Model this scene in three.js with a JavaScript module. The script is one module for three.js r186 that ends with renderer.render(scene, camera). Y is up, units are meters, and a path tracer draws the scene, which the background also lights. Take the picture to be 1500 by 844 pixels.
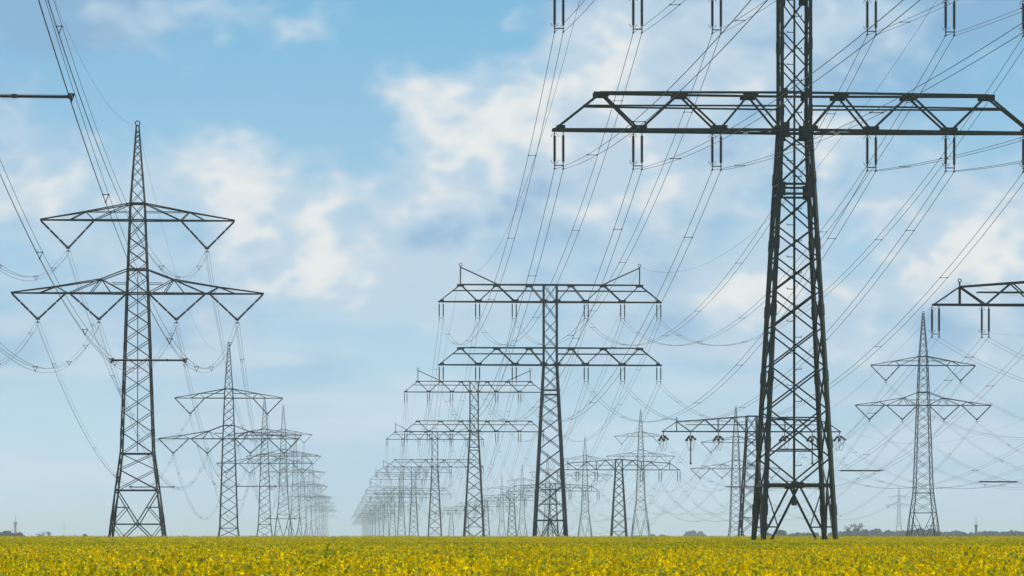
import * as THREE from 'three';
import { mergeGeometries } from 'three/addons/utils/BufferGeometryUtils.js';
import { ImprovedNoise } from 'three/addons/math/ImprovedNoise.js';

// ---------------------------------------------------------------- camera, sky, sun, exposure
const scene = new THREE.Scene();
const FOCAL = 4500, CX = 750, HORIZON = 785, EYE = 1.9;      // long lens, in pixels of a 1500 x 844 frame
const camera = new THREE.PerspectiveCamera(2 * Math.atan(422 / FOCAL) * 180 / Math.PI, 1500 / 844, 0.5, 40000);
camera.position.set(0, EYE, 0);
camera.lookAt(0, EYE, -100);
camera.setViewOffset(1500, 844, 0, 422 - HORIZON, 1500, 844); // level camera, rising front
const renderer = new THREE.WebGLRenderer({ antialias: true });
renderer.toneMapping = THREE.LinearToneMapping;
renderer.toneMappingExposure = 1.2;
renderer.shadowMap.enabled = true;

const SUN = new THREE.Vector3(0.50, 0.82, -0.20).normalize();
const sun = new THREE.DirectionalLight(0xfff1dc, 4.9);
sun.position.set(0, 0, -300).addScaledVector(SUN, 600);
sun.target.position.set(0, 0, -300);
sun.castShadow = true;
Object.assign(sun.shadow.camera, { left: -400, right: 400, top: 400, bottom: -400, near: 1, far: 1500 });
sun.shadow.mapSize.set(4096, 4096);
scene.add(sun, sun.target);

function rng(seed) { return () => { seed |= 0; seed = seed + 0x6D2B79F5 | 0; let t = Math.imul(seed ^ seed >>> 15, 1 | seed); t = t + Math.imul(t ^ t >>> 7, 61 | t) ^ t; return ((t ^ t >>> 14) >>> 0) / 4294967296; }; }
const perlin = new ImprovedNoise();
function fbm(x, y, z, oct) { let s = 0, a = 0.5, f = 1; for (let i = 0; i < oct; i++) { s += a * perlin.noise(x * f, y * f, z + i * 17.3); a *= 0.52; f *= 2.03; } return s; }
const smooth = (a, b, x) => { const t = Math.min(1, Math.max(0, (x - a) / (b - a))); return t * t * (3 - 2 * t); };
const mix = (a, b, t) => a + (b - a) * t;

// The sky: blue air, a thin veil and fair-weather cumulus, of the same kind all round.
// puffs: [azimuth, elevation, half width, half height in degrees, strength]
const DEG = 180 / Math.PI;
const puffs = [], gaps = [];
{
  const at = (list, x, y, rx, ry, k) => list.push([Math.atan((x - CX) / FOCAL) * DEG, Math.atan((HORIZON - y) / FOCAL) * DEG, rx / FOCAL * DEG, ry / FOCAL * DEG, k]);
  // the cumulus bank across the middle, the towers of cloud at the right, loose heads at the left
  for (const p of [[640, 150, 60, 45, 1.0], [700, 190, 90, 60, 0.9], [780, 170, 90, 60, 0.95], [880, 120, 80, 50, 1.0], [960, 110, 80, 55, 0.85], [1050, 120, 110, 60, 0.6], [620, 270, 70, 40, 0.5], [690, 245, 60, 28, 0.6],
    [320, 240, 45, 26, 0.9], [320, 300, 75, 50, 0.75], [400, 310, 90, 60, 0.6], [480, 360, 70, 60, 0.85], [540, 400, 50, 40, 0.75], [430, 385, 60, 40, 0.5], [20, 225, 50, 32, 0.7], [70, 275, 80, 45, 0.65], [160, 270, 70, 45, 0.45],
    [1440, 330, 90, 55, 0.95], [1480, 400, 90, 50, 0.8], [1400, 430, 70, 40, 0.6], [1100, 215, 70, 35, 0.55], [1240, 240, 80, 40, 0.5], [1250, 335, 60, 40, 0.55], [980, 270, 60, 40, 0.5], [1080, 400, 80, 45, 0.45], [1300, 470, 90, 40, 0.4],
    [330, 70, 55, 75, 0.32], [480, 20, 110, 30, 0.35], [100, 40, 110, 40, 0.35], [1000, 20, 200, 25, 0.4], [1330, 60, 120, 60, 0.3], [850, 395, 100, 26, 0.35], [420, 480, 90, 30, 0.25], [60, 700, 200, 26, 0.2], [1450, 240, 70, 40, 0.3], [1150, 560, 150, 40, 0.25]]) at(puffs, ...p);
  for (const p of [[660, 60, 130, 50, 0.9], [760, 90, 60, 36, 0.8], [170, 130, 140, 60, 0.5], [1290, 370, 70, 50, 0.8], [1150, 320, 60, 30, 0.4], [420, 130, 90, 90, 0.45], [520, 210, 45, 70, 0.8], [560, 490, 130, 50, 0.5], [120, 380, 120, 50, 0.3], [900, 340, 70, 40, 0.3]]) at(gaps, ...p);
  puffs.forEach((p) => { p[4] *= 0.62; });
  const r = rng(77);
  // small heads gathered in those masses: [x, y, spread x, spread y, number, weakest, strongest]
  for (const [x, y, sx, sy, n, k0, k1] of [[90, 280, 110, 60, 16, 0.3, 0.6], [325, 265, 70, 50, 12, 0.45, 0.85], [450, 345, 130, 75, 26, 0.35, 0.75], [655, 170, 80, 60, 16, 0.45, 0.9], [820, 150, 120, 60, 20, 0.45, 0.9], [1000, 110, 140, 50, 18, 0.4, 0.75], [650, 300, 130, 60, 14, 0.25, 0.5],
    [1000, 270, 150, 70, 16, 0.25, 0.5], [1250, 250, 150, 80, 18, 0.25, 0.5], [1430, 365, 90, 85, 22, 0.45, 0.85], [1250, 335, 60, 40, 8, 0.4, 0.6], [1120, 420, 170, 50, 14, 0.2, 0.45], [400, 35, 400, 40, 16, 0.08, 0.16], [1100, 40, 350, 35, 18, 0.2, 0.42], [700, 440, 550, 50, 20, 0.12, 0.32], [1250, 500, 250, 60, 14, 0.15, 0.35], [150, 450, 200, 50, 10, 0.12, 0.3]])
    for (let i = 0; i < n; i++) { const a = r() * 6.283, q = Math.sqrt(r()), w = 16 + r() * 30; at(puffs, x + Math.cos(a) * q * sx, y + Math.sin(a) * q * sy, w, w * (0.5 + r() * 0.25), mix(k0, k1, r())); }
  for (let i = 0; i < 2600; i++) {                            // the rest of the sky
    const az = r() * 360 - 180, el = 2.2 + Math.pow(r(), 1.7) * 80, s = 0.6 + el * 0.035, inside = Math.abs(az) < 11.5 && el < 11.5;
    const w = (0.5 + r() * 1.1) * s, h = w * (0.45 + r() * 0.25), k = 0.3 + r() * 0.65, hole = r() < 0.3;
    if (!inside) (hole ? gaps : puffs).push([az, el, w / Math.max(0.25, Math.cos(el / DEG)), h, k]);
  }
}
function buildSky() {
  const W = 4096, H = 4096, data = new Float32Array(W * H * 4);
  const mass = new Float32Array(W * H), broad = new Float32Array(W * H), open = new Float32Array(W * H);
  const stamp = (list, field, round) => {
    for (const [az, el, rx, ry, k] of list) {                 // a cumulus is steep on top and trails off below
      const u0 = Math.floor((az - 2.2 * rx + 180) / 360 * W), u1 = Math.ceil((az + 2.2 * rx + 180) / 360 * W);
      const v0 = Math.max(H / 2, Math.floor((el - 3.2 * ry + 90) / 180 * H)), v1 = Math.min(H - 1, Math.ceil((el + 2 * ry + 90) / 180 * H)), step = Math.abs(az) < 16 && el < 16 ? 1 : 4;
      for (let v = v0; v <= v1; v += 1) { if (step > 1 && v % 4) continue; for (let u = u0; u <= u1; u++) {
        if (step > 1 && ((u % 4) + 4) % 4) continue;
        const a = (u + 0.5) / W * 360 - 180, e = (v + 0.5) / H * 180 - 90, dx = (a - az) / rx; let dy = (e - el) / ry; if (!round) dy *= dy > 0 ? 1.15 : 0.68;
        const g = k * Math.exp(-(dx * dx + dy * dy) * 0.9), at = v * W + ((u % W) + W) % W;
        field[at] = 1 - (1 - field[at]) * (1 - Math.min(0.97, g));
      } }
    }
  };
  stamp(puffs, mass); stamp(gaps, open, true);
  stamp(puffs.map(([a, e, x, y, k]) => [a, e - y * 0.3, x * 1.75, y * 1.55, k * 0.62]), broad, true);
  const billow = (x, y, z, oct) => { let t = 0, a = 0.5, f = 1; for (let i = 0; i < oct; i++) { t += a * Math.abs(perlin.noise(x * f, y * f, z * f + i * 11.7)); a *= 0.55; f *= 2.07; } return t; };
  const px = [0, 0, 0];
  const sample = (u, v) => {
    const a = ((u + 0.5) / W * 360 - 180) / DEG, eD = (v + 0.5) / H * 180 - 90, e = eD / DEG, c = Math.cos(e);
    const X = Math.sin(a) * c, Y = Math.sin(e), Z = Math.cos(a) * c, fine = Math.abs(a * DEG) < 14 && eD < 14, k = 24;
    const n = fbm(X * k, Y * k * 1.3, Z * k, fine ? 6 : 3), w = fbm(X * k * 1.7 + 31, Y * k * 2, Z * k * 1.7, fine ? 4 : 2);
    const n2 = fbm(X * 9 + 9, Y * 13 + 4, Z * 9, 4), b = billow(X * 48, Y * 60, Z * 48, fine ? 5 : 2);
    let uu = Math.round(u + w * 20), vv = Math.min(H - 1, Math.max(H / 2, Math.round(v + n * 26)));
    if (!fine) { uu = u; vv = v; }
    const at = vv * W + ((uu % W) + W) % W, m = mass[at], hole = open[at], soft = broad[at];
    // clear air
    const t = Math.pow(Math.min(1, eD / 11), 1.0), z = smooth(11, 70, eD), fade = smooth(0.2, 3.0, eD);
    let R = mix(mix(0.590, 0.170, t), 0.11, z), G = mix(mix(0.760, 0.455, t), 0.28, z), B = mix(mix(0.860, 0.710, t), 0.56, z);
    // thin lavender-grey veil, in streaks and patches
    const veil = smooth(-0.30, 0.34, n2 + n * 0.6 + soft * 0.30 - hole * 0.6) * 0.78;
    const vk = veil * (0.35 + 0.65 * t);
    R = mix(R, 0.320, vk); G = mix(G, 0.500, vk); B = mix(B, 0.700, vk);
    // blue-grey cloud bases
    const dull = smooth(0.02, 0.30, n2 * 0.8 - n * 0.55 - hole * 0.35 + 0.09) * 0.62 * smooth(1.5, 5, eD);
    R = mix(R, 0.255, dull); G = mix(G, 0.425, dull); B = mix(B, 0.640, dull);
    // low layers seen edge on
    const layer = fbm(X * 11 + 3, Y * 95, Z * 11, fine ? 4 : 2), low = smooth(-0.12, 0.30, layer + n * 0.25) * smooth(7.5, 2.0, eD) * smooth(0.1, 1.2, eD) * 0.60;
    R = mix(R, 0.640, low); G = mix(G, 0.745, low); B = mix(B, 0.840, low);
    // pale cloud, soft at the edges
    const pale = smooth(-0.02, 0.80, soft * 1.0 + n * 0.95 + n2 * 0.4 + (0.2 - b) * 1.4 + 0.09 - hole * 0.62) * fade * 0.88;
    R = mix(R, 0.535, pale); G = mix(G, 0.680, pale); B = mix(B, 0.800, pale);
    // bright heads: billows cut out of the masses
    const lift = m * 0.90 + (0.20 - b) * 2.1 + n * 0.7 - hole * 0.35;
    const body = smooth(0.30, 0.78, lift) * smooth(0.14, 0.50, m) * fade * 0.92;
    const K = 0.84;                                            // the exposure is 1.2
    const core = smooth(0.50, 1.15, lift + n * 0.5);
    px[0] = K * mix(R, mix(0.600, 0.830, core), body); px[1] = K * mix(G, mix(0.710, 0.850, core), body); px[2] = K * mix(B, mix(0.805, 0.840, core), body);
  };
  for (let v = 0; v < H; v++) for (let u = 0; u < W; u++) {
    const at = (v * W + u) * 4; data[at + 3] = 1;
    if (v < H / 2) { data[at] = 0.25; data[at + 1] = 0.27; data[at + 2] = 0.2; continue; }
    const near = v < H / 2 + 340 && u > W / 2 - 170 && u < W / 2 + 170;
    if (!near && (u % 4 || v % 4)) { const s = ((v - v % 4) * W + (u - u % 4)) * 4; data[at] = data[s]; data[at + 1] = data[s + 1]; data[at + 2] = data[s + 2]; continue; }
    sample(u, v); data[at] = px[0]; data[at + 1] = px[1]; data[at + 2] = px[2];
  }
  const t = new THREE.DataTexture(data, W, H, THREE.RGBAFormat, THREE.FloatType);
  t.mapping = THREE.EquirectangularReflectionMapping; t.magFilter = THREE.LinearFilter; t.minFilter = THREE.LinearFilter;
  t.needsUpdate = true;
  return t;
}
// the picture's azimuth 0 is straight ahead (-z): longitude in the texture runs from -x... so turn it there
scene.background = buildSky();
scene.environment = scene.background;
scene.backgroundRotation.set(0, Math.PI / 2, 0);
scene.environmentRotation.set(0, Math.PI / 2, 0);
scene.fog = new THREE.FogExp2(new THREE.Color().setRGB(0.77, 0.91, 0.95), 0.00013);

// ---------------------------------------------------------------- helpers
const taken = new Map();
function numbered(name) { const n = taken.get(name) ?? 0; taken.set(name, n + 1); return n ? name + '_' + String(n).padStart(3, '0') : name; }
function tag(o, label, category, group, kind) { o.userData.label = label; if (category) o.userData.category = category; if (group) o.userData.group = group; if (kind) o.userData.kind = kind; return o; }
function shade(o) { o.traverse((m) => { if (m.isMesh) { m.castShadow = true; m.receiveShadow = true; } }); return o; }
const V = (x, y, z) => new THREE.Vector3(x, y, z);
const std = (r, g, b, rough = 0.6, extra = {}) => new THREE.MeshStandardMaterial({ color: new THREE.Color().setRGB(r, g, b), roughness: rough, ...extra });

const M = {
  green: [std(0.008, 0.020, 0.012, 0.6), std(0.014, 0.028, 0.017, 0.65), std(0.007, 0.015, 0.009, 0.55)],
  grey: [std(0.009, 0.014, 0.019, 0.6), std(0.012, 0.018, 0.023, 0.65), std(0.008, 0.012, 0.017, 0.55)],
  porcelain: std(0.020, 0.016, 0.018, 0.28),
  fitting: std(0.04, 0.045, 0.055, 0.5, { metalness: 0.3 }),
  wire: std(0.10, 0.10, 0.105, 0.5, { metalness: 0.35 }),
  sign: std(0.035, 0.045, 0.04, 0.6),
};

// unit bars along +y from 0 to 1: an angle iron and a plain four-sided bar
const angleGeo = (() => {
  const s = new THREE.Shape(); const t = 0.17;
  s.moveTo(-0.5, -0.5); s.lineTo(0.5, -0.5); s.lineTo(0.5, -0.5 + t); s.lineTo(-0.5 + t, -0.5 + t); s.lineTo(-0.5 + t, 0.5); s.lineTo(-0.5, 0.5); s.closePath();
  const g = new THREE.ExtrudeGeometry(s, { depth: 1, bevelEnabled: false }); g.rotateX(-Math.PI / 2); g.deleteAttribute('uv'); return g;
})();
const boxGeo = (() => { const g = new THREE.BoxGeometry(1, 1, 1); g.translate(0, 0.5, 0); g.deleteAttribute('uv'); return g; })();
const UP = V(0, 1, 0);
function barMatrix(p, q, w, h = w, turn = 0) {
  const d = q.clone().sub(p), L = d.length(); d.normalize();
  let x = Math.abs(d.y) > 0.999 ? V(1, 0, 0) : V(0, 1, 0).cross(d).normalize();
  const z = x.clone().cross(d).normalize();
  if (turn) { const c = Math.cos(turn), s = Math.sin(turn), nx = x.clone().multiplyScalar(c).addScaledVector(z, s); z.multiplyScalar(c).addScaledVector(x, -s); x = nx; }
  return new THREE.Matrix4().makeBasis(x.multiplyScalar(w), d.multiplyScalar(L), z.multiplyScalar(h)).setPosition(p);
}
class Bars {
  constructor() { this.list = []; }
  bar(p, q, w, h, turn) { this.list.push([barMatrix(p, q, w, h, turn)]); return this; }
  merged(name, mat, parent, geo = boxGeo) {
    const g = mergeGeometries(this.list.map(([m]) => geo.clone().applyMatrix4(m)));
    const mesh = new THREE.Mesh(g, mat); mesh.name = name; parent.add(mesh); return mesh;
  }
  each(name, mats, parent, geo = angleGeo) {
    this.list.forEach(([m], i) => {
      const mesh = new THREE.Mesh(geo, mats[(i * 7 + (i >> 2)) % mats.length]); mesh.name = name;
      m.decompose(mesh.position, mesh.quaternion, mesh.scale); parent.add(mesh);
    });
  }
}

// ---------------------------------------------------------------- the ground
// A flat field that swells slightly to a crest about 400 m off and then falls away to the plain.
function ground(d) {
  let y = 0.15 + 0.12 * smooth(265, 392, d) - 0.12 * smooth(405, 450, d);
  y -= 2.6 * smooth(430, 640, d) + 3.2 * smooth(560, 1100, d) + 4.5 * smooth(900, 2600, d) + 9 * smooth(2200, 9000, d);
  return y;
}
{
  const ds = []; for (let d = -400; d < 240; d += 40) ds.push(d);
  for (let d = 240; d < 480; d += 8) ds.push(d);
  for (let d = 480; d < 1400; d += 40) ds.push(d);
  for (let d = 1400; d <= 14000; d += 300) ds.push(d);
  const xs = [-7000, -3000, -1200, -400, -120, 0, 120, 400, 1200, 3000, 7000], pos = [], uv = [], idx = [];
  ds.forEach((d) => xs.forEach((x) => { pos.push(x, ground(d), -d); uv.push(x / 6, d / 6); }));
  for (let i = 0; i + 1 < ds.length; i++) for (let j = 0; j + 1 < xs.length; j++) { const a = i * xs.length + j, b = a + xs.length; idx.push(a, a + 1, b, b, a + 1, b + 1); }
  const g = new THREE.BufferGeometry(); g.setAttribute('position', new THREE.Float32BufferAttribute(pos, 3)); g.setAttribute('uv', new THREE.Float32BufferAttribute(uv, 2)); g.setIndex(idx); g.computeVertexNormals();
  const N = 256, px = new Uint8Array(N * N * 4), r = rng(5);
  for (let i = 0; i < N * N; i++) { const x = i % N, y = i / N | 0, n = fbm(x / 24, y / 24, 3, 4) + (r() - 0.5) * 0.25; px[i * 4] = 58 + n * 34; px[i * 4 + 1] = 70 + n * 34; px[i * 4 + 2] = 30 + n * 16; px[i * 4 + 3] = 255; }
  const t = new THREE.DataTexture(px, N, N); t.colorSpace = THREE.SRGBColorSpace; t.wrapS = t.wrapT = THREE.RepeatWrapping; t.magFilter = THREE.LinearFilter; t.needsUpdate = true;
  const m = new THREE.Mesh(g, new THREE.MeshStandardMaterial({ map: t, roughness: 1 }));
  m.name = 'ground'; m.receiveShadow = true; tag(m, 'flat farmland that falls away beyond the yellow field', undefined, undefined, 'structure'); scene.add(m);
}

// ---------------------------------------------------------------- pylons
const PI2 = Math.PI * 2;
// where a pylon stands: its arm's half span (metres and pixels) gives the distance
function place(px, halfPx, armPx, halfM, slope) {
  const d = halfM * FOCAL / halfPx, x = (px - CX) / FOCAL * d, g = ground(d);
  return { d, x, g, arm: EYE + (HORIZON - armPx) / FOCAL * d - g, turn: -slope };
}
// the four faces of a body between two heights
function corner(hw, y, i) { return V((i === 0 || i === 3 ? -1 : 1) * hw, y, (i < 2 ? 1 : -1) * hw); }
function xPanels(B, hwAt, y0, y1, ratio, w, single) {
  let y = y0; const levels = [y0];
  while (y < y1 - 1e-3) { const h = hwAt(y) * 2 * ratio; let n = y + h; if (n > y1 - h * 0.55) n = y1; levels.push(n); y = n; }
  for (let k = 0; k + 1 < levels.length; k++) {
    const a = levels[k], b = levels[k + 1], ha = hwAt(a), hb = hwAt(b);
    for (let f = 0; f < 4; f++) {
      const j = (f + 1) % 4;
      B.bar(corner(ha, a, f), corner(hb, b, j), w, w);
      if (!single) B.bar(corner(ha, a, j), corner(hb, b, f), w, w);
    }
  }
  return levels;
}
function ring(B, hw, y, w) { for (let f = 0; f < 4; f++) B.bar(corner(hw, y, f), corner(hw, y, (f + 1) % 4), w, w); }
function legMeshes(hwAt, levels, w0, w1, near, mats, parent, foot) {
  for (let i = 0; i < 4; i++) {
    const B = new Bars(), n = levels.length - 1;
    for (let k = 0; k < n; k++) B.bar(corner(hwAt(levels[k]), levels[k], i), corner(hwAt(levels[k + 1]), levels[k + 1], i), mix(w0, w1, k / n), mix(w0, w1, k / n), 0);
    if (near) {                                               // splice plates along the leg
      for (let y = levels[0] + 4; y < levels[n] - 3; y += 5.4) { const p = corner(hwAt(y), y, i), q = corner(hwAt(y + 0.9), y + 0.9, i), ww = mix(w0, w1, y / levels[n]) * 1.25; B.bar(p, q, ww, ww); }
    }
    B.merged('leg', mats[i % mats.length], parent);
  }
}

// insulators -------------------------------------------------------------
function ribbed(len, r0, r1, sheds, seg) {
  const pts = [V(0.001, 0, 0)]; pts.push(new THREE.Vector2(r0, 0));
  for (let i = 0; i < sheds; i++) { const y = (i + 0.5) / sheds * len; pts.push(new THREE.Vector2(r0, y - len / sheds * 0.38), new THREE.Vector2(r1, y - len / sheds * 0.1), new THREE.Vector2(r0, y + len / sheds * 0.3)); }
  pts.push(new THREE.Vector2(r0, len), new THREE.Vector2(0.001, len));
  const g = new THREE.LatheGeometry(pts.map((p) => new THREE.Vector2(p.x, p.y)), seg); g.deleteAttribute('uv'); return g;
}
const rodNear = ribbed(1, 0.082, 0.148, 26, 8), rodFar = ribbed(1, 0.10, 0.125, 5, 5);
function stick(name, geo, mat, p, q, parent, wide = 1) {
  const m = new THREE.Mesh(geo, mat); m.name = name; barMatrix(p, q, wide).decompose(m.position, m.quaternion, m.scale); parent.add(m); return m;
}
const hornGeo = new THREE.TorusGeometry(0.30, 0.022, 4, 10, Math.PI); hornGeo.deleteAttribute('uv');
// a pair of parallel long-rod insulators hanging from (x, y), twin wires below
function doubleString(parent, x, y, near, drop = 3.05) {
  const top = y - 0.16, len = drop * 0.71, c = 0.35;
  const B = new Bars();
  for (const s of [-1, 1]) { B.bar(V(x + s * c, y, 0), V(x + s * c, top - 0.14, 0), 0.07, 0.07); B.bar(V(x + s * c, top - len - 0.14, 0), V(x + s * c, y - drop, 0), 0.075, 0.075); B.bar(V(x + s * c - 0.01, y - drop + 0.02, -0.28), V(x + s * c, y - drop + 0.02, 0.28), 0.10, 0.10); }
  B.bar(V(x - c - 0.06, top - len - 0.42, 0), V(x + c + 0.06, top - len - 0.42, 0), 0.20, 0.06);
  const h = B.merged('insulator_string', M.fitting, parent);
  for (const s of [-1, 1]) {
    stick('insulator_rod', near ? rodNear : rodFar, M.porcelain, V(x + s * c, top - len - 0.14, 0), V(x + s * c, top - 0.14, 0), h);
    if (near) for (const [yy, up] of [[top - 0.3, 1], [top - len + 0.02, -1]]) {
      const m = new THREE.Mesh(hornGeo, M.fitting); m.name = 'arcing_horn'; m.position.set(x + s * c, yy, 0); m.rotation.z = up > 0 ? 0 : Math.PI; if (s > 0) m.rotation.y = Math.PI / 2; h.add(m);
    }
  }
  return [V(x - c, y - drop, 0), V(x + c, y - drop, 0)];
}
// a V of two long strings, triple bundle below
function vString(parent, xa, xb, y, xm, dy, near) {
  const c = V(xm, y - dy, 0), B = new Bars();
  B.bar(V(xm - 0.28, y - dy, 0), V(xm + 0.28, y - dy, 0), 0.10, 0.10); B.bar(c, V(xm, y - dy - 0.5, 0), 0.11, 0.11); B.bar(V(xm - 0.25, y - dy - 0.35, 0), V(xm + 0.25, y - dy - 0.35, 0), 0.09, 0.09);
  const h = B.merged('insulator_string', M.fitting, parent);
  for (const xx of [xa, xb]) {
    const p = V(xx, y - 0.1, 0), q = c, L = p.distanceTo(q), n = 3;
    for (let k = 0; k < n; k++) { const u = p.clone().lerp(q, (k + 0.06) / n), v = p.clone().lerp(q, (k + 0.94) / n); stick('insulator_rod', near ? rodNear : rodFar, M.porcelain, u, v, h, near ? 1.15 : 1.2); }
    const R = new Bars(); R.bar(p, q, 0.06, 0.06); if (near) for (let k = 0; k <= n; k++) { const u = p.clone().lerp(q, Math.min(0.97, k / n)), v = p.clone().lerp(q, Math.min(1, k / n + 0.03)); R.bar(u, v, 0.19, 0.19); }
    R.merged('link_rod', M.fitting, h);
  }
  if (near) for (const s of [-1, 1]) { const m = new THREE.Mesh(hornGeo, M.fitting); m.name = 'arcing_horn'; m.position.set(xm + s * 0.14, y - dy + 0.12, 0); m.scale.setScalar(0.8); m.rotation.z = s * 0.5; h.add(m); }
  return [V(xm - 0.25, y - dy - 0.35, 0), V(xm + 0.25, y - dy - 0.35, 0), V(xm, y - dy - 0.75, 0)];
}
function plate(B, x, y, z, w, h) { B.bar(V(x - w / 2, y, z), V(x + w / 2, y, z), 0.05, h); }

// two flat decks, twelve double strings -------------------------------------
function deckPylon(spec, near, label, group, mats) {
  const root = new THREE.Group(); root.name = numbered('lattice_pylon'); root.position.set(spec.x, spec.g, -spec.d); root.rotation.y = spec.turn;
  tag(root, label, 'pylon', group); scene.add(root);
  const H = spec.arm, UPY = H + 11.1, TOP = UPY + 3.02, detail = near > 0;
  const hwAt = (y) => y >= H ? 1.16 : 1.18 + (H - y) * 0.0525;
  const beam = 5.85, kink = H - 5.2;
  const legW = detail ? 0.31 : 0.31;
  legMeshes(hwAt, [-0.6, beam, H * 0.5, kink, H, UPY, TOP], legW, 0.24, near > 1, mats, root);
  const X = new Bars(), w = detail ? 0.125 : 0.12;
  // base: a beam, then a big portal of raking braces down to the feet
  ring(X, hwAt(beam), beam, 0.26); 
  for (let f = 0; f < 4; f++) {
    const j = (f + 1) % 4, a = corner(hwAt(beam), beam, f), b = corner(hwAt(beam), beam, j), m = a.clone().lerp(b, 0.5), fa = corner(hwAt(0), 0, f), fb = corner(hwAt(0), 0, j);
    X.bar(m, fa, 0.17, 0.17).bar(m, fb, 0.17, 0.17);
    for (const [leg0, leg1] of [[a, fa], [b, fb]]) {
      const l = leg0.clone().lerp(leg1, 0.58), k = m.clone().lerp(leg1, 0.58), t = leg0.clone().lerp(leg1, 0.04);
      X.bar(l, k, 0.11, 0.11).bar(k, t, 0.10, 0.10);
    }
    const n = corner(hwAt(beam + 2.2), beam + 2.2, f), o = corner(hwAt(beam + 2.2), beam + 2.2, j), mm = m.clone(); mm.y += 0.1;
    X.bar(n, mm, w, w).bar(o, mm, w, w);
  }
  { // the big first panel has two short ties between its crossing braces
    const y0 = beam + 2.2, y1 = y0 + 3.9; xPanels(X, hwAt, y0, y1, 9, w); 
    for (const t of [0.17, 0.83]) { const yy = mix(y0, y1, t), q = Math.abs(1 - 2 * t); for (const f of [-1, 1]) X.bar(V(-hwAt(yy) * q, yy, f * hwAt(yy)), V(hwAt(yy) * q, yy, f * hwAt(yy)), 0.11, 0.11); }
    xPanels(X, hwAt, y1, kink, 0.73, w);
  }
  ring(X, hwAt(kink), kink, 0.18); ring(X, hwAt(kink + 0.8), kink + 0.8, 0.18);
  xPanels(X, hwAt, kink + 0.8, H, 0.9, w); xPanels(X, hwAt, H, H + 3.02, 1.2, w * 0.9); xPanels(X, hwAt, H + 3.02, UPY, 1.08, w * 0.9); xPanels(X, hwAt, UPY, TOP, 1.25, w * 0.9);
  if (detail) X.each('brace', mats, root, angleGeo); else X.merged('bracing', mats[1], root);
  if (near > 1) {
    const G = new Bars();
    for (const [y, ww, hh] of [[H, 1.0, 1.25], [H + 3.02, 0.75, 0.7], [UPY, 1.0, 1.25], [kink + 0.4, 0.85, 1.15], [beam, 0.45, 0.6]]) for (const sx of [-1, 1]) for (const f of [-1, 1]) { const h = hwAt(y), p = V(sx * (h - ww * 0.3), y - hh / 2, f * (h + 0.06)); G.bar(p, p.clone().add(V(0, hh, 0)), ww * 0.62, 0.04); }
    for (const f of [-1, 1]) { const h = hwAt(beam) + 0.08; G.bar(V(0, beam - 0.25, f * h), V(0, beam + 0.22, f * h), 0.8, 0.04); }
    G.each('gusset_plate', [mats[2]], root, boxGeo);
  }
  const ends = [];
  for (const [k, y] of [[0, H], [1, UPY]]) {
    const ch = new Bars(), dg = new Bars(), gp = new Bars(), cw = detail ? 0.22 : 0.20;
    const zAt = (x) => mix(1.16, 0.28, Math.min(1, Math.max(0, (Math.abs(x) - 1.16) / 18.5)));
    for (const s of [-1, 1]) for (const f of [-1, 1]) {
      const P = (x, yy) => V(s * x, y + yy, f * zAt(x));
      ch.bar(P(1.16, 0), P(19.75, 0), cw, cw); ch.bar(P(1.16, 3.02), P(15.9, 3.02), cw * 0.9, cw * 0.8); ch.bar(P(1.16, 1.95), P(17.25, 1.95), 0.14, 0.13);
      const nodes = [[19.6, 0], [15.8, 3.02], [12.7, 0], [9.4, 3.02], [6.2, 0], [3.7, 3.02], [1.16, 0]];
      for (let i = 0; i + 1 < nodes.length; i++) dg.bar(P(...nodes[i]), P(...nodes[i + 1]), 0.17, 0.15);
      if (detail) for (const [nx, ny] of nodes) gp.bar(P(nx + (nx > 19 ? -0.2 : 0.62), ny + (ny ? -0.14 : 0.16)), P(nx - (nx > 19 ? 0.9 : 0.62), ny + (ny ? -0.14 : 0.16)), 0.42, 0.05, Math.PI / 2);
    }
    for (const s of [-1, 1]) {                                // lacing between the two planes, and the hangers
      for (const x of [19.6, 12.7, 6.2]) dg.bar(V(s * x, y, zAt(x)), V(s * x, y, -zAt(x)), 0.16, 0.16);
      for (const x of [15.8, 9.4, 3.7]) dg.bar(V(s * x, y + 3.02, zAt(x)), V(s * x, y + 3.02, -zAt(x)), 0.12, 0.12);
      const lace = [1.16, 3.6, 6.2, 9.4, 12.7, 16.0, 19.6];
      for (let i = 0; i + 1 < lace.length; i++) dg.bar(V(s * lace[i], y, zAt(lace[i]) * (i % 2 ? 1 : -1)), V(s * lace[i + 1], y, zAt(lace[i + 1]) * (i % 2 ? -1 : 1)), 0.09, 0.09);
    }
    for (const f of [-1, 1]) { ch.bar(V(-1.16, y, f * 1.16), V(1.16, y, f * 1.16), cw, cw); ch.bar(V(-1.16, y + 3.02, f * 1.16), V(1.16, y + 3.02, f * 1.16), cw * 0.9, cw * 0.8); }
    const arm = ch.merged('cross_arm', mats[0], root);
    if (detail) { dg.each('lattice_bar', mats, arm, boxGeo); gp.each('gusset_plate', [mats[2]], arm, boxGeo); } else dg.merged('lattice', mats[1], arm);
    if (k) {                                                  // earth-wire horns
      const hn = new Bars();
      for (const s of [-1, 1]) { hn.bar(V(s * 15.8, y + 2.9, 0), V(s * 15.8, y + 6.25, 0), 0.2, 0.2); hn.bar(V(s * 15.75, y + 6.05, 0), V(s * 9.3, y + 3.1, 0), 0.2, 0.2); }
      hn.merged('earth_wire_horn', mats[1], root);
      for (const s of [-1, 1]) { const m = new THREE.Mesh(new THREE.TorusGeometry(0.26, 0.06, 4, 8), M.fitting); m.name = 'wire_clamp'; m.position.set(s * 15.8, y + 6.5, 0); root.add(m); }
    }
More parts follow.
